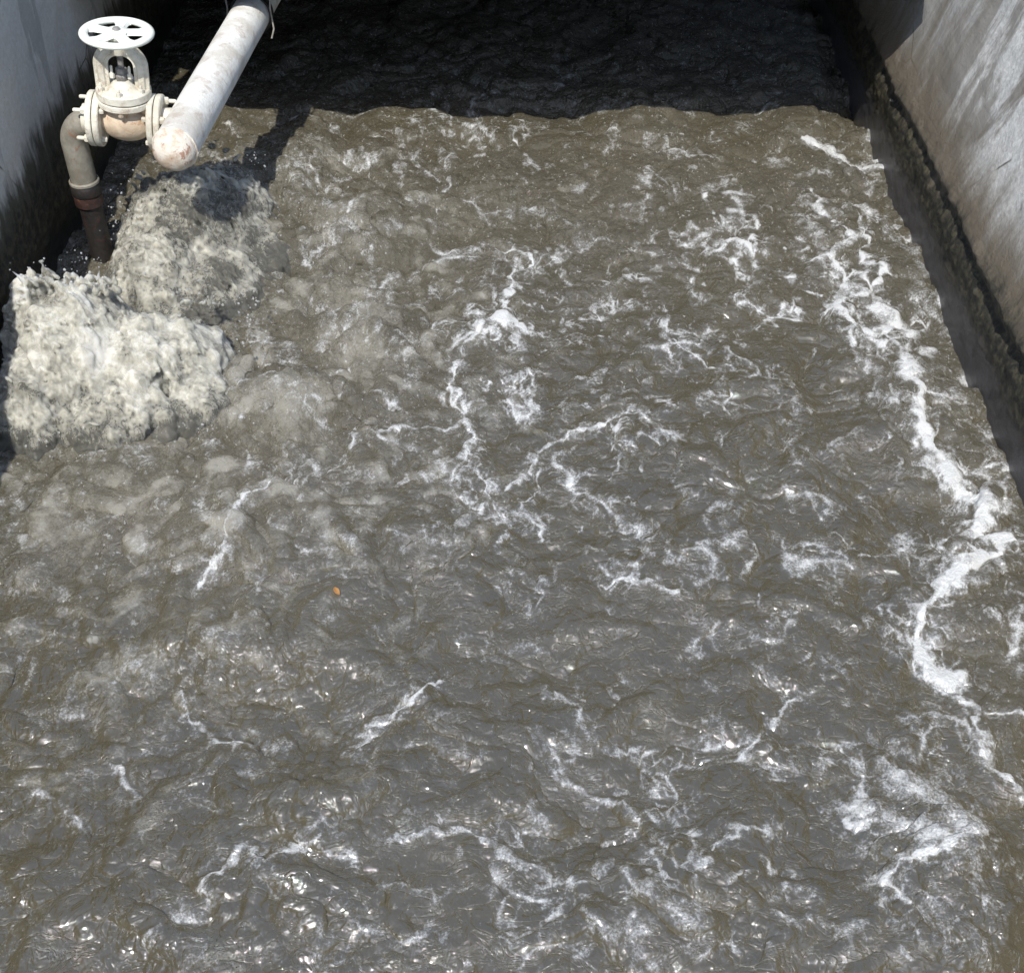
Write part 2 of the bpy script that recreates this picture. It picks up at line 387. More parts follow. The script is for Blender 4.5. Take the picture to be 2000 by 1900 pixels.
# ------------------------------------------------------------------ water
def pts(lst): return np.array([at(u, v) for u, v in lst])
FOAM = [  # (points in photo order, half width in metres, strength)
 # stream along the sunny wall
 ([(1555,285),(1600,298),(1645,325),(1695,335)], .022, 1.0), ([(1688,245),(1680,290),(1702,338)], .020, .95),
 ([(1290,300),(1345,318),(1365,322)], .018, .8), ([(1450,310),(1500,318)], .016, .7),
 ([(1570,375),(1600,440),(1640,478),(1602,515),(1600,550)], .020, .85), ([(1600,520),(1625,560),(1612,600),(1650,645),(1705,690)], .030, 1.05),
 ([(1665,470),(1680,520),(1712,548),(1690,575),(1650,585)], .018, .95), ([(1680,600),(1720,635),(1750,660)], .028, 1.0),
 ([(1650,420),(1665,470)], .014, .7), ([(1820,655),(1870,668),(1890,745)], .018, .9), ([(1760,410),(1755,440)], .012, .7),
 ([(1752,712),(1745,745),(1770,785),(1800,790)], .034, 1.1), ([(1770,800),(1772,850),(1800,905),(1835,950),(1885,975),(1912,995)], .028, 1.15),
 ([(1905,985),(1880,1035),(1935,1055),(1915,1085),(1865,1095)], .034, 1.15), ([(1865,1095),(1820,1150),(1795,1195),(1780,1262),(1815,1300),(1850,1310)], .022, 1.1),
 ([(1820,1150),(1900,1125)], .022, .6), ([(1845,1340),(1870,1400),(1905,1480),(1945,1525)], .022, .9), ([(1800,1390),(1850,1400),(1870,1440)], .02, .75),
 ([(1925,925),(1952,908)], .016, .9), ([(1780,520),(1830,590),(1850,650)], .012, .75), ([(1700,250),(1730,330),(1758,410)], .010, .6),
 ([(1660,1080),(1730,1090),(1745,1050),(1720,1035)], .022, .7), ([(1640,850),(1605,880),(1640,890)], .014, .6), ([(1890,1380),(1970,1390)], .016, .7), ([(1940,1190),(1975,1230)], .02, .7),
 ([(1430,170),(1490,160),(1530,185)], .012, .6), ([(1480,185),(1560,190)], .008, .5), ([(1250,215),(1290,212)], .008, .6), ([(560,240),(640,232),(740,228)], .006, .7), ([(900,232),(1000,236),(1060,234)], .005, .7), ([(1080,238),(1160,242)], .004, .55),
 ([(1540,420),(1590,500),(1570,540)], .03, .5), ([(1700,420),(1740,500),(1790,590),(1830,640)], .035, .5), ([(1690,690),(1780,700),(1850,760)], .03, .5), ([(1620,680),(1680,740),(1700,800)], .03, .5), ([(1830,830),(1880,870),(1930,930)], .02, .5),
 # the middle seam
 ([(950,498),(985,490),(1022,513),(985,530),(992,565),(975,600),(985,640)], .014, .95), ([(930,560),(960,585),(945,640),(950,660)], .012, .7),
 ([(965,645),(1005,650)], .026, 1.25), ([(985,655),(1000,690)], .022, .7), ([(1000,650),(1080,655),(1160,662)], .007, .75),
 ([(960,665),(905,695),(880,735),(868,770),(885,830)], .010, .85), ([(885,770),(880,825),(905,860),(912,920),(945,940),(938,985),(915,1010)], .013, .9),
 ([(938,985),(960,1010),(900,1030)], .018, .65), ([(890,700),(820,690),(760,700)], .008, .5),
 # eddies right of the middle
 ([(1400,485),(1440,490)], .030, 1.2), ([(1370,385),(1380,420),(1405,455),(1420,480)], .012, .7), ([(1440,495),(1475,530),(1455,570)], .022, .65), ([(1330,500),(1400,490)], .018, .6),
 ([(1080,492),(1150,478),(1235,482),(1300,510),(1345,522)], .014, .6), ([(1280,590),(1285,640),(1310,675),(1345,705),(1392,722)], .010, .75), ([(1450,540),(1560,550)], .014, .5),
 ([(1060,610),(1120,605),(1190,575)], .006, .6), ([(920,420),(990,415),(1070,430),(1110,455)], .009, .55), ([(1130,765),(1230,760),(1320,772)], .005, .55),
 ([(885,225),(890,255),(950,275)], .010, .75), ([(790,300),(810,340),(870,370),(865,395)], .014, .6),
 ([(1090,840),(1160,838),(1220,808),(1258,830),(1285,862)], .016, .85), ([(1090,842),(1040,890),(1010,925),(980,950)], .018, .75),
 ([(1045,905),(1050,945),(1012,980),(1022,1015),(1045,1042)], .010, .75), ([(1160,840),(1182,890),(1170,935)], .010, .6), ([(1090,770),(1085,800),(1100,830)], .014, .5),
 ([(1330,1080),(1370,1062),(1430,1040),(1448,1068),(1435,1098)], .014, .65), ([(1180,1130),(1200,1122),(1260,1130),(1290,1150)], .016, .8),
 ([(600,370),(650,400),(690,440),(665,480),(635,520)], .013, .75), ([(725,590),(660,630),(625,690)], .011, .7), ([(430,255),(480,290),(560,330),(600,375)], .014, .5), ([(500,320),(560,300),(640,330)], .012, .45),
 ([(60,860),(150,900),(260,880)], .012, .45), ([(120,1040),(220,1010),(330,1040)], .010, .4), ([(20,1090),(60,1060)], .012, .5), ([(230,1320),(280,1280),(300,1310)], .016, .5),
 # the long seam running down to the left
 ([(885,835),(770,855),(695,862),(650,900),(590,942)], .011, .7), ([(590,942),(520,970),(470,1000),(452,1055),(410,1095),(395,1135)], .010, .8),
 ([(440,805),(510,780),(575,765)], .010, .6), ([(300,832),(380,822),(440,805)], .010, .6), ([(470,870),(475,905),(490,930)], .012, .6), ([(650,395),(640,450),(700,410)], .014, .5),
 ([(560,1040),(620,1000),(700,1010),(735,1080)], .010, .45),
 # lower water
 ([(690,1470),(695,1440),(745,1400),(800,1355),(862,1322)], .011, .85), ([(355,1345),(370,1390),(420,1430),(485,1462)], .012, .75),
 ([(398,1722),(420,1690),(490,1662),(525,1695),(565,1680),(600,1640),(640,1622)], .014, .75), ([(600,1640),(650,1650),(690,1660)], .018, .6), ([(350,1775),(395,1738)], .016, .65), ([(265,1830),(290,1810)], .014, .6),
 ([(740,1635),(820,1622),(900,1620),(965,1655),(1020,1690),(1085,1705),(1135,1725)], .016, .65), ([(1090,1715),(1060,1780),(1085,1800)], .018, .6), ([(1140,1790),(1170,1820),(1230,1800)], .02, .5), ([(720,1720),(790,1712),(840,1730)], .010, .5),
 ([(200,1480),(240,1490),(265,1540)], .016, .65), ([(60,1560),(110,1570),(140,1600)], .02, .5), ([(370,1560),(420,1570)], .012, .6),
 ([(1640,1490),(1662,1560),(1640,1590),(1700,1605)], .014, .75), ([(1650,1560),(1672,1575)], .022, 1.0), ([(1700,1500),(1780,1540),(1860,1620),(1840,1670)], .075, .72), ([(1720,1600),(1800,1660)], .05, .7),
 ([(1380,1640),(1425,1620),(1475,1618)], .010, .75), ([(1715,1722),(1765,1702),(1862,1680)], .010, 1.0), ([(1722,1730),(1745,1760),(1760,1780)], .018, .85), ([(1750,1730),(1830,1720)], .024, .5),
 ([(1500,1390),(1510,1370),(1545,1345)], .014, .7), ([(1060,1350),(1100,1370),(1135,1420)], .016, .6), ([(1080,1480),(1120,1498),(1190,1540),(1225,1575)], .016, .6),
 ([(1240,1650),(1290,1700)], .014, .5), ([(1160,1620),(1210,1600)], .012, .5), ([(1370,1230),(1440,1215),(1470,1240)], .010, .55), ([(1240,1780),(1250,1730),(1290,1700)], .010, .5), ([(1480,1780),(1560,1790),(1640,1800)], .018, .5), ([(1200,1840),(1270,1860)], .02, .5),
]
AER = [  # boils full of air: (centre u, v, radius along x, radius along y, strength)
 (300,880,.36,.18,.50), (560,820,.18,.14,.70), (700,680,.24,.20,.62), (690,470,.18,.22,.55), (620,340,.25,.30,.45), (450,560,.25,.30,.35),
 (180,800,.35,.30,.6), (400,430,.35,.4,.6), (640,920,.40,.22,.30), (520,1060,.30,.20,.22), (300,1000,.4,.22,.28), (250,1310,.16,.12,.42), (120,1230,.20,.14,.25), (880,580,.30,.3,.22), (800,400,.3,.3,.22), (1790,800,.14,.2,.32), (1760,1600,.14,.12,.22),
 (230,680,.34,.38,1.15), (480,420,.28,.34,.45), (250,980,.5,.25,.40), (650,600,.35,.35,.42), (560,1000,.5,.3,.25), (900,480,.4,.5,.22), (350,1180,.35,.15,.25),
]
MOUND = [  # swells and boils of the surface: (u, v, rx, ry, height)
 (575,800,.16,.11,.060), (720,660,.17,.14,.055), (690,460,.15,.16,.05), (930,640,.14,.2,.028), (500,1040,.24,.16,.040), (480,1250,.13,.09,.030), (360,1240,.1,.08,.02),
 (590,1560,.13,.07,.030), (1160,1620,.14,.10,-.030), (560,1400,.2,.12,-.035), (830,1470,.22,.14,.022), (1310,1740,.22,.12,.026), (830,1060,.2,.16,.02), (1740,790,.16,.2,.03), (1800,1640,.14,.1,.03), (1860,1770,.14,.11,.045), (1450,900,.3,.2,.02), (1260,860,.14,.1,.02), (650,1750,.3,.1,.02), (270,1700,.3,.1,.015),
 (300,760,.40,.22,.04), (380,470,.34,.26,.05), (560,350,.3,.3,.05),
]
def build_water():
    nx = 1000
    xs = np.linspace(XL - 0.06, XR + 0.10, nx)
    yv = [-6.0]
    while yv[-1] < 9.25:
        y = yv[-1]
        if y < 0.8: st = 0.10 if y < 0.3 else 0.03
        elif y < 1.15: st = 0.004
        elif y < 5.2: st = 0.0023 + 0.0008 * max(0, y - 1.2)
        else: st = 0.0055 + 0.02 * (y - 5.2)
        yv.append(y + min(st, 0.08))
    ys = np.array(yv); ny = len(ys)
    X, Y = np.meshgrid(xs, ys)
    Xf, Yf = X, Y
    # a warp shared by everything so that edges come out torn, in three sizes
    w1 = 0.045; wxa = noise(X * 5, Y * 5, 1); wya = noise(X * 5, Y * 5, 2)
    wxb = noise(X * 17, Y * 17, 3); wyb = noise(X * 17, Y * 17, 4)
    wxc = noise(X * 48, Y * 48, 5); wyc = noise(X * 48, Y * 48, 6)
    wx = X + 0.030 * wxa + 0.018 * wxb + 0.008 * wxc; wy = Y + 0.030 * wya + 0.018 * wyb + 0.008 * wyc
    # ---- roughness of the flow: wild beside the splashes and upstream, calmer towards the camera
    px, py = at(330, 640)
    wild = np.exp(-(((X - px) / 0.9) ** 2 + ((Y - py) / 0.95) ** 2))
    wild = np.clip(wild + 0.55 * sstep(2.6, 4.4, Y) + 0.45 * sstep(0.95, 1.2, X) + 0.22, 0.25, 1.2)
    # ---- height
    H = 0.020 * fbm(wx * 1.7, wy * 1.7, 10, 2)
    def ridged(sx, sy, seed):
        n = noise(sx, sy, seed); return (1 - np.abs(n) * 2.0)
    qx = X + 0.08 * wxa + 0.015 * wxb; qy = Y + 0.08 * wya + 0.015 * wyb
    crest = ridged(qx * 3.1, qy * 3.6, 11); crest2 = ridged(qx * 8, qy * 9, 12)
    H = H + (0.017 + 0.015 * wild) * crest
    H = H + (0.004 + 0.012 * wild) * crest2
    H = H + (0.0030 + 0.0075 * wild) * fbm(qx * 13, qy * 15, 13, 2)
    H = H + 0.036 * np.exp(-((Y - 4.75) / 0.45) ** 2) * fbm(qx * 3.2, qy * 4.0, 19, 2)
    for u, v, rx, ry, h in MOUND:
        cx, cy = at(u, v)
        H = H + 1.3 * h * np.exp(-(((wx - cx) / rx) ** 2 + ((wy - cy) / ry) ** 2)) * (1 + 0.35 * ridged(qx * 9, qy * 9, 21))
    Hlow = H
    H = H + (0.0002 + 0.0030 * wild) * ridged(wx * 38, wy * 46, 14) + 0.0012 * wild * fbm(wx * 90, wy * 100, 15, 2)
    # ---- foam
    foam = np.zeros_like(X)
    vx = X + 0.030 * wxa + 0.020 * wxb + 0.010 * wxc; vy = Y + 0.030 * wya + 0.020 * wyb + 0.010 * wyc
    fila = np.clip(np.maximum(1 - np.abs(noise(vx * 17, vy * 13, 90)) * 3.6, 0.8 - np.abs(noise(vx * 33, vy * 26, 91)) * 2.6), 0, 1)
    for poly, wd, sg in FOAM:
        P = pts(poly); m = wd * 2.4 + 0.12
        i0, i1 = np.searchsorted(ys, [P[:, 1].min() - m, P[:, 1].max() + m]); j0, j1 = np.searchsorted(xs, [P[:, 0].min() - m, P[:, 0].max() + m])
        sx, sy = wx[i0:i1, j0:j1], wy[i0:i1, j0:j1]
        if sx.size == 0: continue
        best = np.full(sx.shape, 9.0)
        for a, b in zip(P, P[1:]):
            d = b - a; L = max(1e-9, d @ d)
            t = np.clip(((sx - a[0]) * d[0] + (sy - a[1]) * d[1]) / L, 0, 1)
            best = np.minimum(best, np.hypot(sx - a[0] - t * d[0], sy - a[1] - t * d[1]))
        ww = wd * (1.3 if sg >= 1.0 and wd > .019 else 1.0) * (0.9 + 0.75 * noise(X[i0:i1, j0:j1] * 9, Y[i0:i1, j0:j1] * 9, 33))
        ww = np.maximum(ww, wd * 0.25)
        fil = fila[i0:i1, j0:j1]
        core = (1.0 if sg < .95 else 1.05) * sg * (1 - sstep(0.1, 1.25, best / ww))
        wide = sg * np.exp(-(best / (wd * (2.2 if sg > .9 else 1.7) + .022)) ** 2) * (0.10 + 0.72 * fil)
        fo = foam[i0:i1, j0:j1]; np.maximum(fo, np.maximum(core, wide), out=fo)
        Hs = H[i0:i1, j0:j1]; Hs += min(0.012, wd * 0.40) * sg * (0.6 + 0.6 * fil) * np.exp(-(best / (wd * 1.0)) ** 2)
    # loose lace between the named streaks
    den = 0.60 * np.ones_like(X) + 0.22 * np.exp(-(((X + 0.6) / 0.6) ** 2 + ((Y - 3.1) / 1.1) ** 2))
    for u, v, r, s in [(1200,600,.55,.35),(1150,900,.45,.35),(1500,500,.4,.3),(1700,600,.35,.45),(1750,1100,.35,.25),(1150,1500,.4,.25),(1500,1650,.35,.20),(1100,1780,.3,.05),(950,640,.3,.3),(600,1680,.3,-.05),(1680,480,.22,.45),(1800,700,.2,.4),(1850,850,.16,.3),(1650,330,.2,.35),(700,320,.3,.3),(1000,280,.3,.25),(1300,300,.3,.25),(850,250,.25,.3),(1850,1000,.2,.35),(1900,1250,.2,.35),(1900,1500,.2,.2),(1450,480,.3,.2),
                       (700,1300,.30,-.25),(1150,1250,.25,-.15),(900,1500,.2,-.15),(100,1750,.4,-.25),(1600,680,.15,-.2),(1050,350,.5,-.05),(150,1100,.4,-.1)]:
        cx, cy = at(u, v); den = den + s * np.exp(-((X - cx) ** 2 + (Y - cy) ** 2) / r ** 2)
    lace1 = 1 - np.abs(noise(qx * 5.2, qy * 4.4, 70)) * 7.5
    lace2 = 1 - np.abs(noise(wx * 12, wy * 9.5, 71)) * 5.0
    brk = sstep(-0.15, 0.45, noise(X * 6.5, Y * 6.5, 72) + 0.5 * noise(X * 15, Y * 15, 73))
    lace = np.clip(np.maximum(lace1 * 0.95, lace2 * 0.75), 0, 1) * brk
    fleck = sstep(0.36, 0.62, fbm(wx * 21, wy * 17, 74, 3, 0.6) * 0.75 + 0.28 * noise(X * 4, Y * 4, 75))
    loose = den * np.maximum(np.maximum(lace, fleck * 0.55), brk * fila * 0.75)
    foam = np.maximum(foam, loose)
    foam = foam * (0.84 + 0.35 * noise(wx * 30, wy * 24, 76))
    foam = np.where(Y > 5.3, foam * 0.6, foam)
    # ---- air in the water
    aer = np.zeros_like(X)
    for u, v, rx, ry, s in AER:
        cx, cy = at(u, v); aer = np.maximum(aer, s * np.exp(-(((wx - cx) / rx) ** 2 + ((wy - cy) / ry) ** 2)))
    lf = np.exp(-(((X + 0.85) / 1.0) ** 2 + ((Y - 3.1) / 1.4) ** 2))
    aer = np.maximum(aer, lf * (0.60 * sstep(0.2, 0.95, crest2) + 0.38 * sstep(0.3, 0.9, crest)) * (0.22 + 1.1 * np.clip(fbm(wx * 12, wy * 12, 84, 3) + 0.25, 0, 1)) + 0.12 * lf)
    aer = np.clip(aer * (0.9 + 0.7 * fbm(qx * 7, qy * 7, 80, 3)), 0, 1)
    # ---- sharpen the crests sideways
    gy, gx = np.gradient(Hlow, ys, xs)
    g = np.hypot(gx, gy); lim = np.minimum(1, 1.0 / np.maximum(g, 1e-6))
    k = 0.013
    inner = np.minimum(sstep(XL - 0.06, XL + 0.05, X), 1 - sstep(XR, XR + 0.1, X))
    X2 = X - k * gx * lim * inner * 0.9; Y2 = Y - k * gy * lim * 0.9
    H = H * np.where(Y < 0.4, 0.6, 1)
    me = mesh_np('water', np.stack([X2, Y2, H], -1).reshape(-1, 3), grid_faces(ny, nx))
    attr(me, 'foam', np.clip(foam, 0, 1.3)); attr(me, 'aeration', aer); attr(me, 'wild', wild)
    o = link('water', me, M_WATER); o['kind'] = 'structure'
    return xs, ys, H
WX, WY, WH = build_water()
def water_h(x, y):
    return float(WH[min(len(WY) - 1, np.searchsorted(WY, y)), min(len(WX) - 1, np.searchsorted(WX, x))])

# ------------------------------------------------------------------ splashes
_t = bmesh.new(); bmesh.ops.create_icosphere(_t, subdivisions=1, radius=1.0)
ICO_V = np.array([v.co[:] for v in _t.verts]); ICO_F = np.array([[v.index for v in f.verts] for f in _t.faces]); _t.free()
def blobs_mesh(name, centers, radii, stretch):
    C, N = np.asarray(centers), len(centers)
    V = ICO_V[None] * np.asarray(radii)[:, None, None]
    S = np.asarray(stretch); sl = np.linalg.norm(S, axis=1, keepdims=True); D = S / np.maximum(sl, 1e-9)
    V = V + D[:, None] * ((V @ D[:, :, None]) * (sl[:, None] - 1)).reshape(N, -1, 1)
    V = (V + C[:, None]).reshape(-1, 3)
    F = (ICO_F[None] + (np.arange(N) * len(ICO_V))[:, None, None]).reshape(-1, 3)
    return mesh_np(name, V, F)
def remesh(me, vox, name):
    o = bpy.data.objects.new('tmp', me); COL.objects.link(o)
    m = o.modifiers.new('r', 'REMESH'); m.mode = 'VOXEL'; m.voxel_size = vox; m.use_smooth_shade = True
    s = o.modifiers.new('s', 'SMOOTH'); s.factor = 0.5; s.iterations = 4
    dg = bpy.context.evaluated_depsgraph_get()
    out = bpy.data.meshes.new_from_object(o.evaluated_get(dg)); out.name = name
    bpy.data.objects.remove(o); return out
NX, NY = at(318, 785, .06)       # the dark gap low in the near splash
def splash(name, label, lobes, n, seed, fingers, tone, vox=0.0036):
    """lobes: (x, y, rx, ry, top) humps that make up the thrown water"""
    g = np.random.default_rng(seed)
    C, Rr, S = [], [], []
    def top(x, y):
        h = 0.0
        for cx, cy, rx, ry, t in lobes:
            q = ((x - cx) / rx) ** 2 + ((y - cy) / ry) ** 2
            if q < 1: h = max(h, t * (1 - q) ** 0.62)
        return h
    x_lo = min(l[0] - l[2] for l in lobes); x_hi = max(l[0] + l[2] for l in lobes)
    y_lo = min(l[1] - l[3] for l in lobes); y_hi = max(l[1] + l[3] for l in lobes)
    cnt = 0
    while cnt < n:
        x, y = g.uniform(x_lo, x_hi), g.uniform(y_lo, y_hi); h = top(x, y)
        if h < 0.02 or (name == 'water_splash' and abs(x - NX - .25 * (y - NY)) < .018 * (1 + .5 * math.sin(y * 60)) and y < NY + .05): continue
        lump = 0.5 + 0.5 * math.sin(x * 31 + seed) * math.sin(y * 27 + x * 13)
        shell = g.random() < 0.80
        z = h * (1 - 0.05 * g.random() - 0.13 * lump) if shell else h * g.random() * 0.9
        C.append((x + g.normal(0, .006), y + g.normal(0, .006), z - 0.01 + g.normal(0, 0.006)))
        r = g.uniform(0.004, 0.0095) if shell else g.uniform(0.02, 0.036)
        if shell and g.random() < 0.25: r *= 0.6
        Rr.append(r); q = 0.01; sx_ = (top(x + q, y) - top(x - q, y)) / (2 * q); sy_ = (top(x, y + q) - top(x, y - q)) / (2 * q)
        fx_, fy_ = 0.75 + g.normal(0, .25), -0.55 + g.normal(0, .25)
        d = np.array([fx_, fy_, float(np.clip(fx_ * sx_ + fy_ * sy_, -2.5, 2.5)) + g.normal(0, .15)]); d /= np.linalg.norm(d)
        S.append(d * (g.uniform(1.6, 3.6) if shell else 1.2)); cnt += 1
    for _ in range(1500):
        x, y = g.uniform(x_lo, x_hi), g.uniform(y_lo, y_hi); h = top(x, y)
        if h > 0.07 and not (abs(x - NX) < .05 and y < NY + .07):
            C.append((x, y, h * 0.86 - 0.030)); Rr.append(0.030); S.append(np.array([0., 0., 1.3]))
    for (x, y, z, dx, dy, dz, L, r) in fingers:        # torn fingers and drops on the rim
        d = np.array([dx, dy, dz]); d = d / np.linalg.norm(d); p = np.array([x, y, z]); k = 0.0
        side = g.normal(0, 0.35, 3)
        while k < L:
            f = k / L; rr = r * (1 - 0.72 * f)
            C.append(p.copy()); Rr.append(max(0.0035, rr * g.uniform(0.8, 1.2))); S.append(d * 1.3)
            stp = rr * 0.9; dd = d + side * f; p = p + dd / np.linalg.norm(dd) * stp; k += stp
        if g.random() < 0.6: C.append(p + d * 0.010); Rr.append(g.uniform(.004, .007)); S.append(d)
    me = remesh(blobs_mesh(name, C, Rr, S), vox, name)
    nv = len(me.vertices); co = np.empty(nv * 3, np.float32); me.vertices.foreach_get('co', co); co = co.reshape(-1, 3)
    th = np.clip(co[:, 2] / 0.13, -0.3, 1) + tone
    attr(me, 'thick', th)
    o = link(name, me, M_SPLASH); return tag(o, label, 'splash')

g = np.random.default_rng(3)
fA = []
for k in range(40):      # ragged crest of the near splash, from the wall towards mid channel
    t = k / 39; u = 45 + (225 - 45) * t
    zz = 0.355 - 0.05 * t; x, y = at(u + g.uniform(-6, 6), 535 + 20 * t + 12 * math.sin(k * 1.3), zz)
    fA.append((x, y, zz, g.normal(-.25, .3), g.normal(-.1, .3), 1.0, g.uniform(.008, .034), g.uniform(.007, .014)))
for k in range(26):      # left rim against the dark wall
    t = k / 25; zz = 0.34 - 0.30 * t; x, y = at(48 - 25 * t + g.uniform(-4, 10), 560 + 210 * t, zz)
    fA.append((x, y, zz, -1, g.normal(-.2, .3), g.normal(.3, .4), g.uniform(.008, .03), g.uniform(.006, .011)))
for k in range(12):      # right rim
    t = g.uniform(0, .7); zz = 0.22 - 0.14 * t + g.normal(0, .02); x, y = at(350 + 130 * t + g.uniform(-6, 6), 585 + 140 * max(0, t - .5) * 2, zz)
    fA.append((x, y, zz, g.normal(.5, .4), g.normal(-.1, .3), g.normal(.8, .3), g.uniform(.008, .03), g.uniform(.006, .011)))
splash('water_splash', 'tall cream white splash thrown up against the dark wall, nearer the camera than the valve',
       [(-1.27, 3.02, .21, .26, .36), (-1.38, 3.08, .12, .16, .37), (-1.10, 2.98, .24, .20, .27), (-.97, 3.02, .15, .17, .235), (-.92, 2.90, .14, .14, .14), (-1.15, 2.86, .26, .16, .17), (-1.36, 2.9, .12, .22, .24)],
       8500, 11, fA, -0.06)
fB = []
for k in range(20):
    a = math.pi * (g.uniform(0.3, 0.98)); x = -1.06 + g.uniform(.20, .26) * math.cos(a); y = 3.78 + .16 * math.sin(a); z = .10 + .2 * math.sin(a)
    fB.append((x, y, z, math.cos(a) + g.normal(0, .3), g.normal(.3, .3), .7 + g.normal(0, .3), g.uniform(.008, .03), g.uniform(.006, .011)))
splash('water_splash', 'foaming grey brown boil of water heaped up under the white capped pipe',
       [(-1.07, 3.74, .27, .30, .31), (-1.0, 3.84, .20, .22, .28), (-1.14, 3.52, .18, .26, .24), (-.98, 3.50, .20, .24, .17), (-.90, 3.68, .18, .24, .13), (-1.05, 3.34, .20, .18, .10)],
       7500, 23, fB, -0.38)

# loose drops
C, Rr, S = [], [], []
for u, v, z, su, sv, n in [(45, 620, .22, 14, 60, 60), (130, 500, .37, 80, 10, 26), (225, 410, .28, 25, 60, 40), (440, 300, .28, 60, 18, 50), (480, 600, .2, 25, 60, 40), (330, 560, .26, 70, 25, 40), (560, 420, .1, 50, 60, 50), (300, 820, .06, 150, 20, 60), (650, 520, .06, 40, 120, 40), (100, 850, .05, 60, 40, 40)]:
    for _ in range(n):
        zz = max(.02, z + g.normal(0, .03)); x, y = at(u + g.normal(0, su * .6), v + g.normal(0, sv * .6), zz)
        if x < XL + .03: continue
        C.append((x, y, zz)); Rr.append(g.choice([.0012, .0015, .002, .0025, .0035])); S.append(np.array([g.normal(), g.normal(), g.normal()]) * .8)
S = [s / np.linalg.norm(s) * g.uniform(1, 1.8) for s in S]
sp = link('spray', blobs_mesh('spray', C, Rr, S), M_SPLASH); attr(sp.data, 'thick', np.ones(len(sp.data.vertices)))
tag(sp, 'white water drops flying round the splashes below the valve', 'spray', kind='stuff')

# ------------------------------------------------------------------ pipework
PA, PB = Vector((-1.0, 3.40, .55)), Vector((-.908, 4.49, .55)); pd = (PB - PA).normalized()
PR = 0.065
t = thing('capped_pipe', 'thick chalky white pipe with a rounded peeling end cap, running under the deck', 'pipe', PA, (0, 0, 0))
bm = bmesh.new(); L = 3.6
add_lathe(bm, [(PR, .045)] + [(PR, .045 + L * k / 40) for k in range(1, 41)] + [(0, .045 + L)], (0, 0, 0), pd, 48, lump=.0005)
bm_obj('barrel', bm, M_PIPE, t)
bm = bmesh.new()
add_lathe(bm, [(0, -.012), (.018, -.010), (.036, -.004), (.050, .006), (.060, .020), (PR - .001, .036), (PR + .0015, .044)], (0, 0, 0), pd, 48)
bm_obj('end_cap', bm, M_CAP, t)
bm = bmesh.new(); bead = []
fr = frame(pd)
for k in range(64):
    a = 2 * math.pi * k / 64; bead.append(fr @ Vector(((PR + .0008) * math.cos(a), (PR + .0008) * math.sin(a), .046 + .0012 * math.sin(k * 2.1))))
add_sweep(bm, bead, .0032, 8, closed=True)
bm_obj('weld_bead', bm, M_CAP, t)
# branch stub towards the valve
VY = 3.625; yb = (VY - PA.y)
bm = bmesh.new(); add_lathe(bm, [(.036, 0), (.036, .12), (.041, .122), (.041, .14)], Vector((-.985 + pd.x * yb + 1.0 - .02 - .10, yb, 0)) + Vector((0, 0, 0)), (1, 0, 0), 28)
bm_obj('branch_stub', bm, M_CREAM, t)

# hanger where the pipe goes under the deck
hp = PA + pd * ((4.40 - PA.y) / pd.y)
t = thing('pipe_hanger', 'dark strap and bent wires holding the white pipe under the deck edge', 'hanger', hp)
bm = bmesh.new()
ring = [fr @ Vector(((PR + .006) * math.cos(2*math.pi*k/40), (PR + .006) * math.sin(2*math.pi*k/40), .02)) for k in range(40)]
add_sweep(bm, ring, 1.0, section=[(-.003, -.018), (.003, -.018), (.003, .018), (-.003, .018)], closed=True, up=pd)
bm_obj('strap', bm, M_LOW, t)
bm = bmesh.new(); add_box(bm, (0, .06, .092), (.155, .10, .050), .006); bm_obj('bracket', bm, M_DECK, t, smooth=False)
for sx in (-1, 1):
    bm = bmesh.new(); add_lathe(bm, [(0, .115), (.006, .115), (.006, ZG + .018 - hp.z), (0, ZG + .018 - hp.z)], (sx * .058, .06, 0), (0, 0, 1), 12); bm_obj('rod', bm, M_LOW, t)
for sx, ln in ((-1, .075), (1, .10)):
    bm = bmesh.new()
    add_sweep(bm, [(sx * .070, .01, .10), (sx * .078, -.004, .07), (sx * .074, -.012, .03), (sx * .080, -.02, .06 - ln), (sx * .070, -.03, .03 - ln)], .0030, 8)
    bm_obj('wire', bm, M_WIRE, t)

# gate valve, its bore along local X, its stem along local Z, leaning a little
VC = Vector((-1.176, VY, .55))
t = thing('gate_valve', 'cream painted flanged gate valve with a white handwheel beside the left wall', 'valve', VC, (R(-1), R(5.0), R(2)))
bm = bmesh.new()
prof = [(.034, -.080), (.037, -.070), (.043, -.060), (.052, -.047), (.058, -.030), (.061, -.012), (.062, .0), (.061, .012), (.058, .030), (.052, .047), (.043, .060), (.037, .070), (.034, .080)]
add_lathe(bm, prof, (0, 0, 0), (1, 0, 0), 40, lump=.0005)
add_lathe(bm, [(.050, .0), (.053, .020), (.056, .045), (.060, .058)], (0, 0, 0), (0, 0, 1), 40)
bm_obj('body', bm, M_BODY, t)
def bolt(parent, p, ax, mat, ln=.030, r=.0085):
    bm = bmesh.new(); A = Vector(ax)
    add_lathe(bm, [(0, 0), (r, 0), (r, .011), (r * .8, .014), (r * .5, .014)], p, A, 6)
    add_lathe(bm, [(r * .5, .012), (r * .5, ln), (r * .32, ln + .003), (0, ln + .003)], p, A, 12)
    bm_obj('bolt', bm, mat, parent)
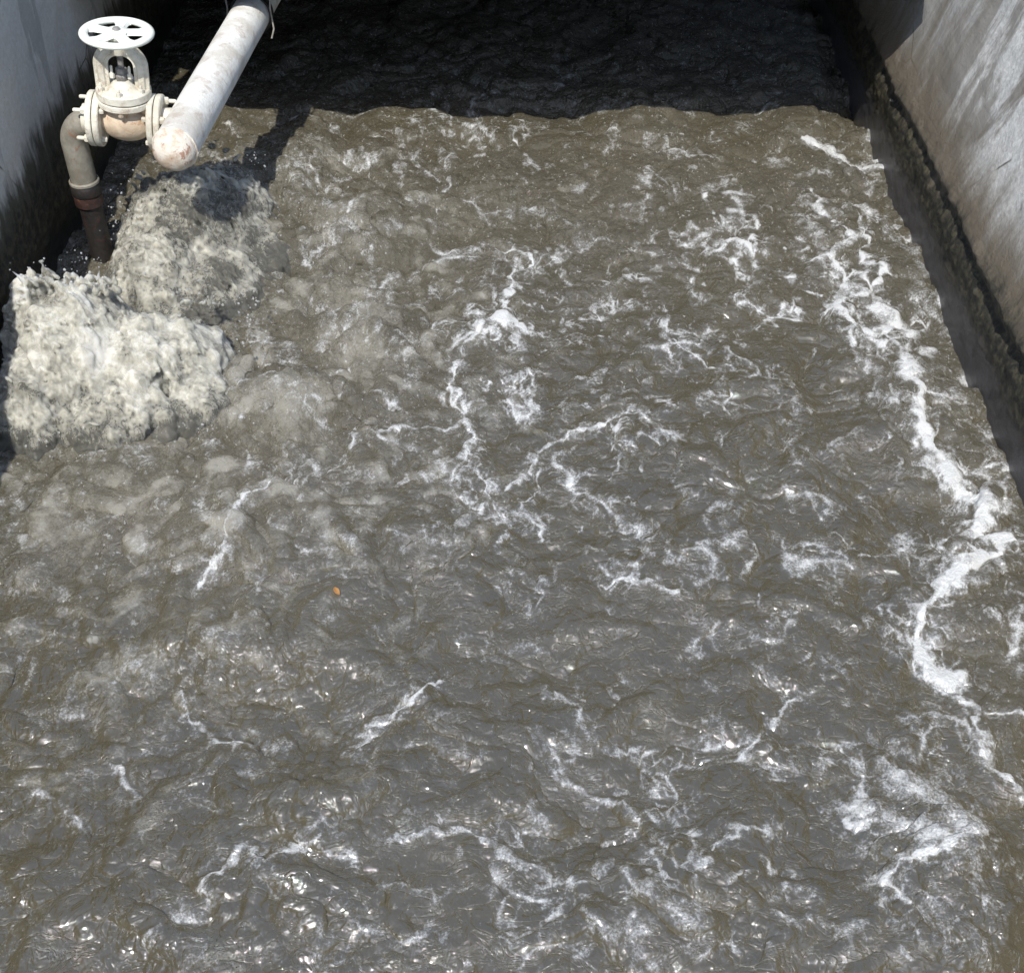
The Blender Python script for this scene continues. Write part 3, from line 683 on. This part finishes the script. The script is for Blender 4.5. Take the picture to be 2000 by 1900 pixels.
for sx in (-1, 1):
    bm = bmesh.new()
    x0f = .070 * sx
    add_lathe(bm, [(.03, 0), (.080, 0), (.083, .003), (.083, .016), (.0815, .0185), (.074, .0187), (.074, .0215), (.0815, .0217), (.083, .024), (.083, .037), (.080, .040), (.046, .040), (.042, .046), (.042, .060), (.03, .060)], (x0f, 0, 0), (sx, 0, 0), 44, lump=.0003)
    f = bm_obj('flange', bm, M_CREAM, t, angle=30)
    for k in range(4):
        a = math.pi / 4 + k * math.pi / 2 + (.25 if sx > 0 else .0)
        p = Vector((x0f + sx * .040, .064 * math.cos(a), .064 * math.sin(a)))
        bolt(f, p, (sx, 0, 0), M_CREAM, ln=.034, r=.0125)
        p2 = Vector((x0f, .064 * math.cos(a), .064 * math.sin(a))); bolt(f, p2, (-sx, 0, 0), M_CREAM, ln=.012)
# bonnet: a round flange pair with lug bolts, neck on top
bm = bmesh.new()
add_lathe(bm, [(.05, .056), (.078, .056), (.081, .059), (.081, .074), (.079, .076), (.0755, .0765), (.0755, .079), (.079, .0795), (.081, .082), (.081, .102), (.077, .106), (.052, .108), (.040, .112), (.030, .122), (.026, .132), (0, .132)], (0, 0, 0), (0, 0, 1), 44, lump=.0004)
bonnet = bm_obj('bonnet_flange', bm, M_CREAM, t, angle=30)
for k in range(6):
    a = R(-90) + k * math.pi / 3
    bolt(bonnet, Vector((.068 * math.cos(a), .068 * math.sin(a), .1055)), (0, 0, 1), M_CREAM, ln=.022, r=.0085)
    bolt(bonnet, Vector((.070 * math.cos(a), .070 * math.sin(a), .0565)), (0, 0, -1), M_BODY, ln=.012, r=.0085)
# yoke arch
bm = bmesh.new()
arch = []
for k in range(33):
    a = math.pi * k / 32; arch.append((.058 * math.cos(a), 0, .175 + .052 * math.sin(a)))
arch = [(.058, 0, .104), (.058, 0, .14)] + arch + [(-.058, 0, .14), (-.058, 0, .104)]
sec = [(-.021, -.006), (-.012, -.007), (-.008, -.013), (.008, -.013), (.012, -.007), (.021, -.006), (.021, .006), (.010, .009), (-.010, .009), (-.021, .006)]
add_sweep(bm, arch, 1.0, section=sec, up=(0, 1, 0))
add_lathe(bm, [(0, .212), (.024, .212), (.026, .216), (.026, .236), (.022, .240), (0, .240)], (0, 0, 0), (0, 0, 1), 28)
bm_obj('yoke', bm, M_CREAM, t)
bm = bmesh.new()
add_lathe(bm, [(0, .125), (.0095, .125)] + [(.0095 - .0012 * (k % 2), .127 + .004 * k) for k in range(32)] + [(.0085, .262), (.012, .264), (.012, .285), (.008, .289), (0, .289)], (0, 0, 0), (0, 0, 1), 20)
bm_obj('stem', bm, M_STEM, t)
bm = bmesh.new()
add_lathe(bm, [(.011, .130), (.022, .130), (.022, .146), (.017, .150), (.017, .166), (.011, .168)], (0, 0, 0), (0, 0, 1), 6)
gl = bm_obj('packing_gland', bm, M_STEM, t, smooth=False)
for sx in (-1, 1): bolt(gl, Vector((sx * .026, -.012, .140)), (0, 0, 1), M_CREAM, ln=.034, r=.008)
# handwheel: rim, five flat spokes, hub
hw_z = .272; HR = .094
bm = bmesh.new()
rim = [(HR * math.cos(2*math.pi*k/72), HR * math.sin(2*math.pi*k/72), hw_z) for k in range(72)]
add_sweep(bm, rim, 1.0, section=[(.0135 * math.cos(2*math.pi*k/14), .0095 * math.sin(2*math.pi*k/14)) for k in range(14)], closed=True, up=(0, 0, 1))
hwl = bm_obj('handwheel', bm, M_WHEEL, t)
bm = bmesh.new(); add_lathe(bm, [(.012, -.014), (.030, -.014), (.033, -.010), (.033, .006), (.028, .010), (.012, .011)], (0, 0, hw_z), (0, 0, 1), 28); bm_obj('hub', bm, M_WHEEL, hwl)
for k in range(5):
    a = R(90 - 2) + k * 2 * math.pi / 5
    c, s = math.cos(a), math.sin(a); bm = bmesh.new()
    add_sweep(bm, [(c * r_, s * r_, hw_z + dz) for r_, dz in ((.018, .002), (.04, .001), (.065, 0), (.088, 0))], [1.05, .95, 1.0, 1.5], section=[(-.019, -.004), (-.013, .005), (.013, .005), (.019, -.004)], up=(0, 0, 1))
    bm_obj('spoke', bm, M_WHEEL, hwl)

# drop pipe: elbow out of the valve's left flange and down into the water
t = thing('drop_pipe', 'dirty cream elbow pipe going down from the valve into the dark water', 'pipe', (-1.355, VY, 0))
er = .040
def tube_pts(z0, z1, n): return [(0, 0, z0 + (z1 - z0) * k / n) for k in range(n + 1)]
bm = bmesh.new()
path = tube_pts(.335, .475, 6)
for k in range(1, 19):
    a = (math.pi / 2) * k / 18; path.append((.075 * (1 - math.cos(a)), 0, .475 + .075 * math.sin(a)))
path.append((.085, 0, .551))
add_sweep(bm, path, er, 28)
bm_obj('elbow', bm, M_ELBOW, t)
bm = bmesh.new(); add_lathe(bm, [(er - .002, .300), (er + .006, .300), (er + .008, .304), (er + .007, .330), (er + .003, .338), (er - .002, .338)], (0, 0, 0), (0, 0, 1), 32, lump=.0008); bm_obj('collar', bm, M_LOW, t)
bm = bmesh.new(); add_lathe(bm, [(er + .002, .338), (er + .007, .339), (er + .007, .346), (er + .002, .350)], (0, 0, 0), (0, 0, 1), 32, lump=.0008); bm_obj('rust_ring', bm, M_ELBOW, t)
bm = bmesh.new(); add_lathe(bm, [(er - .002, .262), (er + .005, .264), (er + .005, .296), (er - .002, .299)], (0, 0, 0), (0, 0, 1), 32, lump=.0008); bm_obj('red_band', bm, M_RED, t)
bm = bmesh.new(); add_lathe(bm, [(er - .004, -.4), (er - .004, .263)], (0, 0, 0), (0, 0, 1), 28, lump=.0006); bm_obj('lower_length', bm, M_LOW, t)

# small orange leaf adrift
lx, ly = at(653, 1166); lz = water_h(lx, ly)
bm = bmesh.new(); rows = []
for i in range(9):
    f = i / 8; wd = .0065 * math.sin(math.pi * (0.08 + .88 * f)) ** .8; rows.append([bm.verts.new((wd * s, -.012 + .024 * f, .004 + .003 * abs(s) + .003 * math.sin(f * 3))) for s in (-1, -.5, 0, .5, 1)])
for a, b in zip(rows, rows[1:]):
    for k in range(4): bm.faces.new((a[k], a[k+1], b[k+1], b[k]))
bmesh.ops.solidify(bm, geom=bm.faces[:], thickness=.0012)
lf = bm_obj('leaf', bm, M_LEAF); lf.location = (lx, ly, lz + .004); lf.rotation_euler = (R(12), R(-8), R(35))
tag(lf, 'small orange leaf floating on the brown water', 'leaf')

SC.cycles.max_bounces = 6
SC.cycles.use_denoising = True
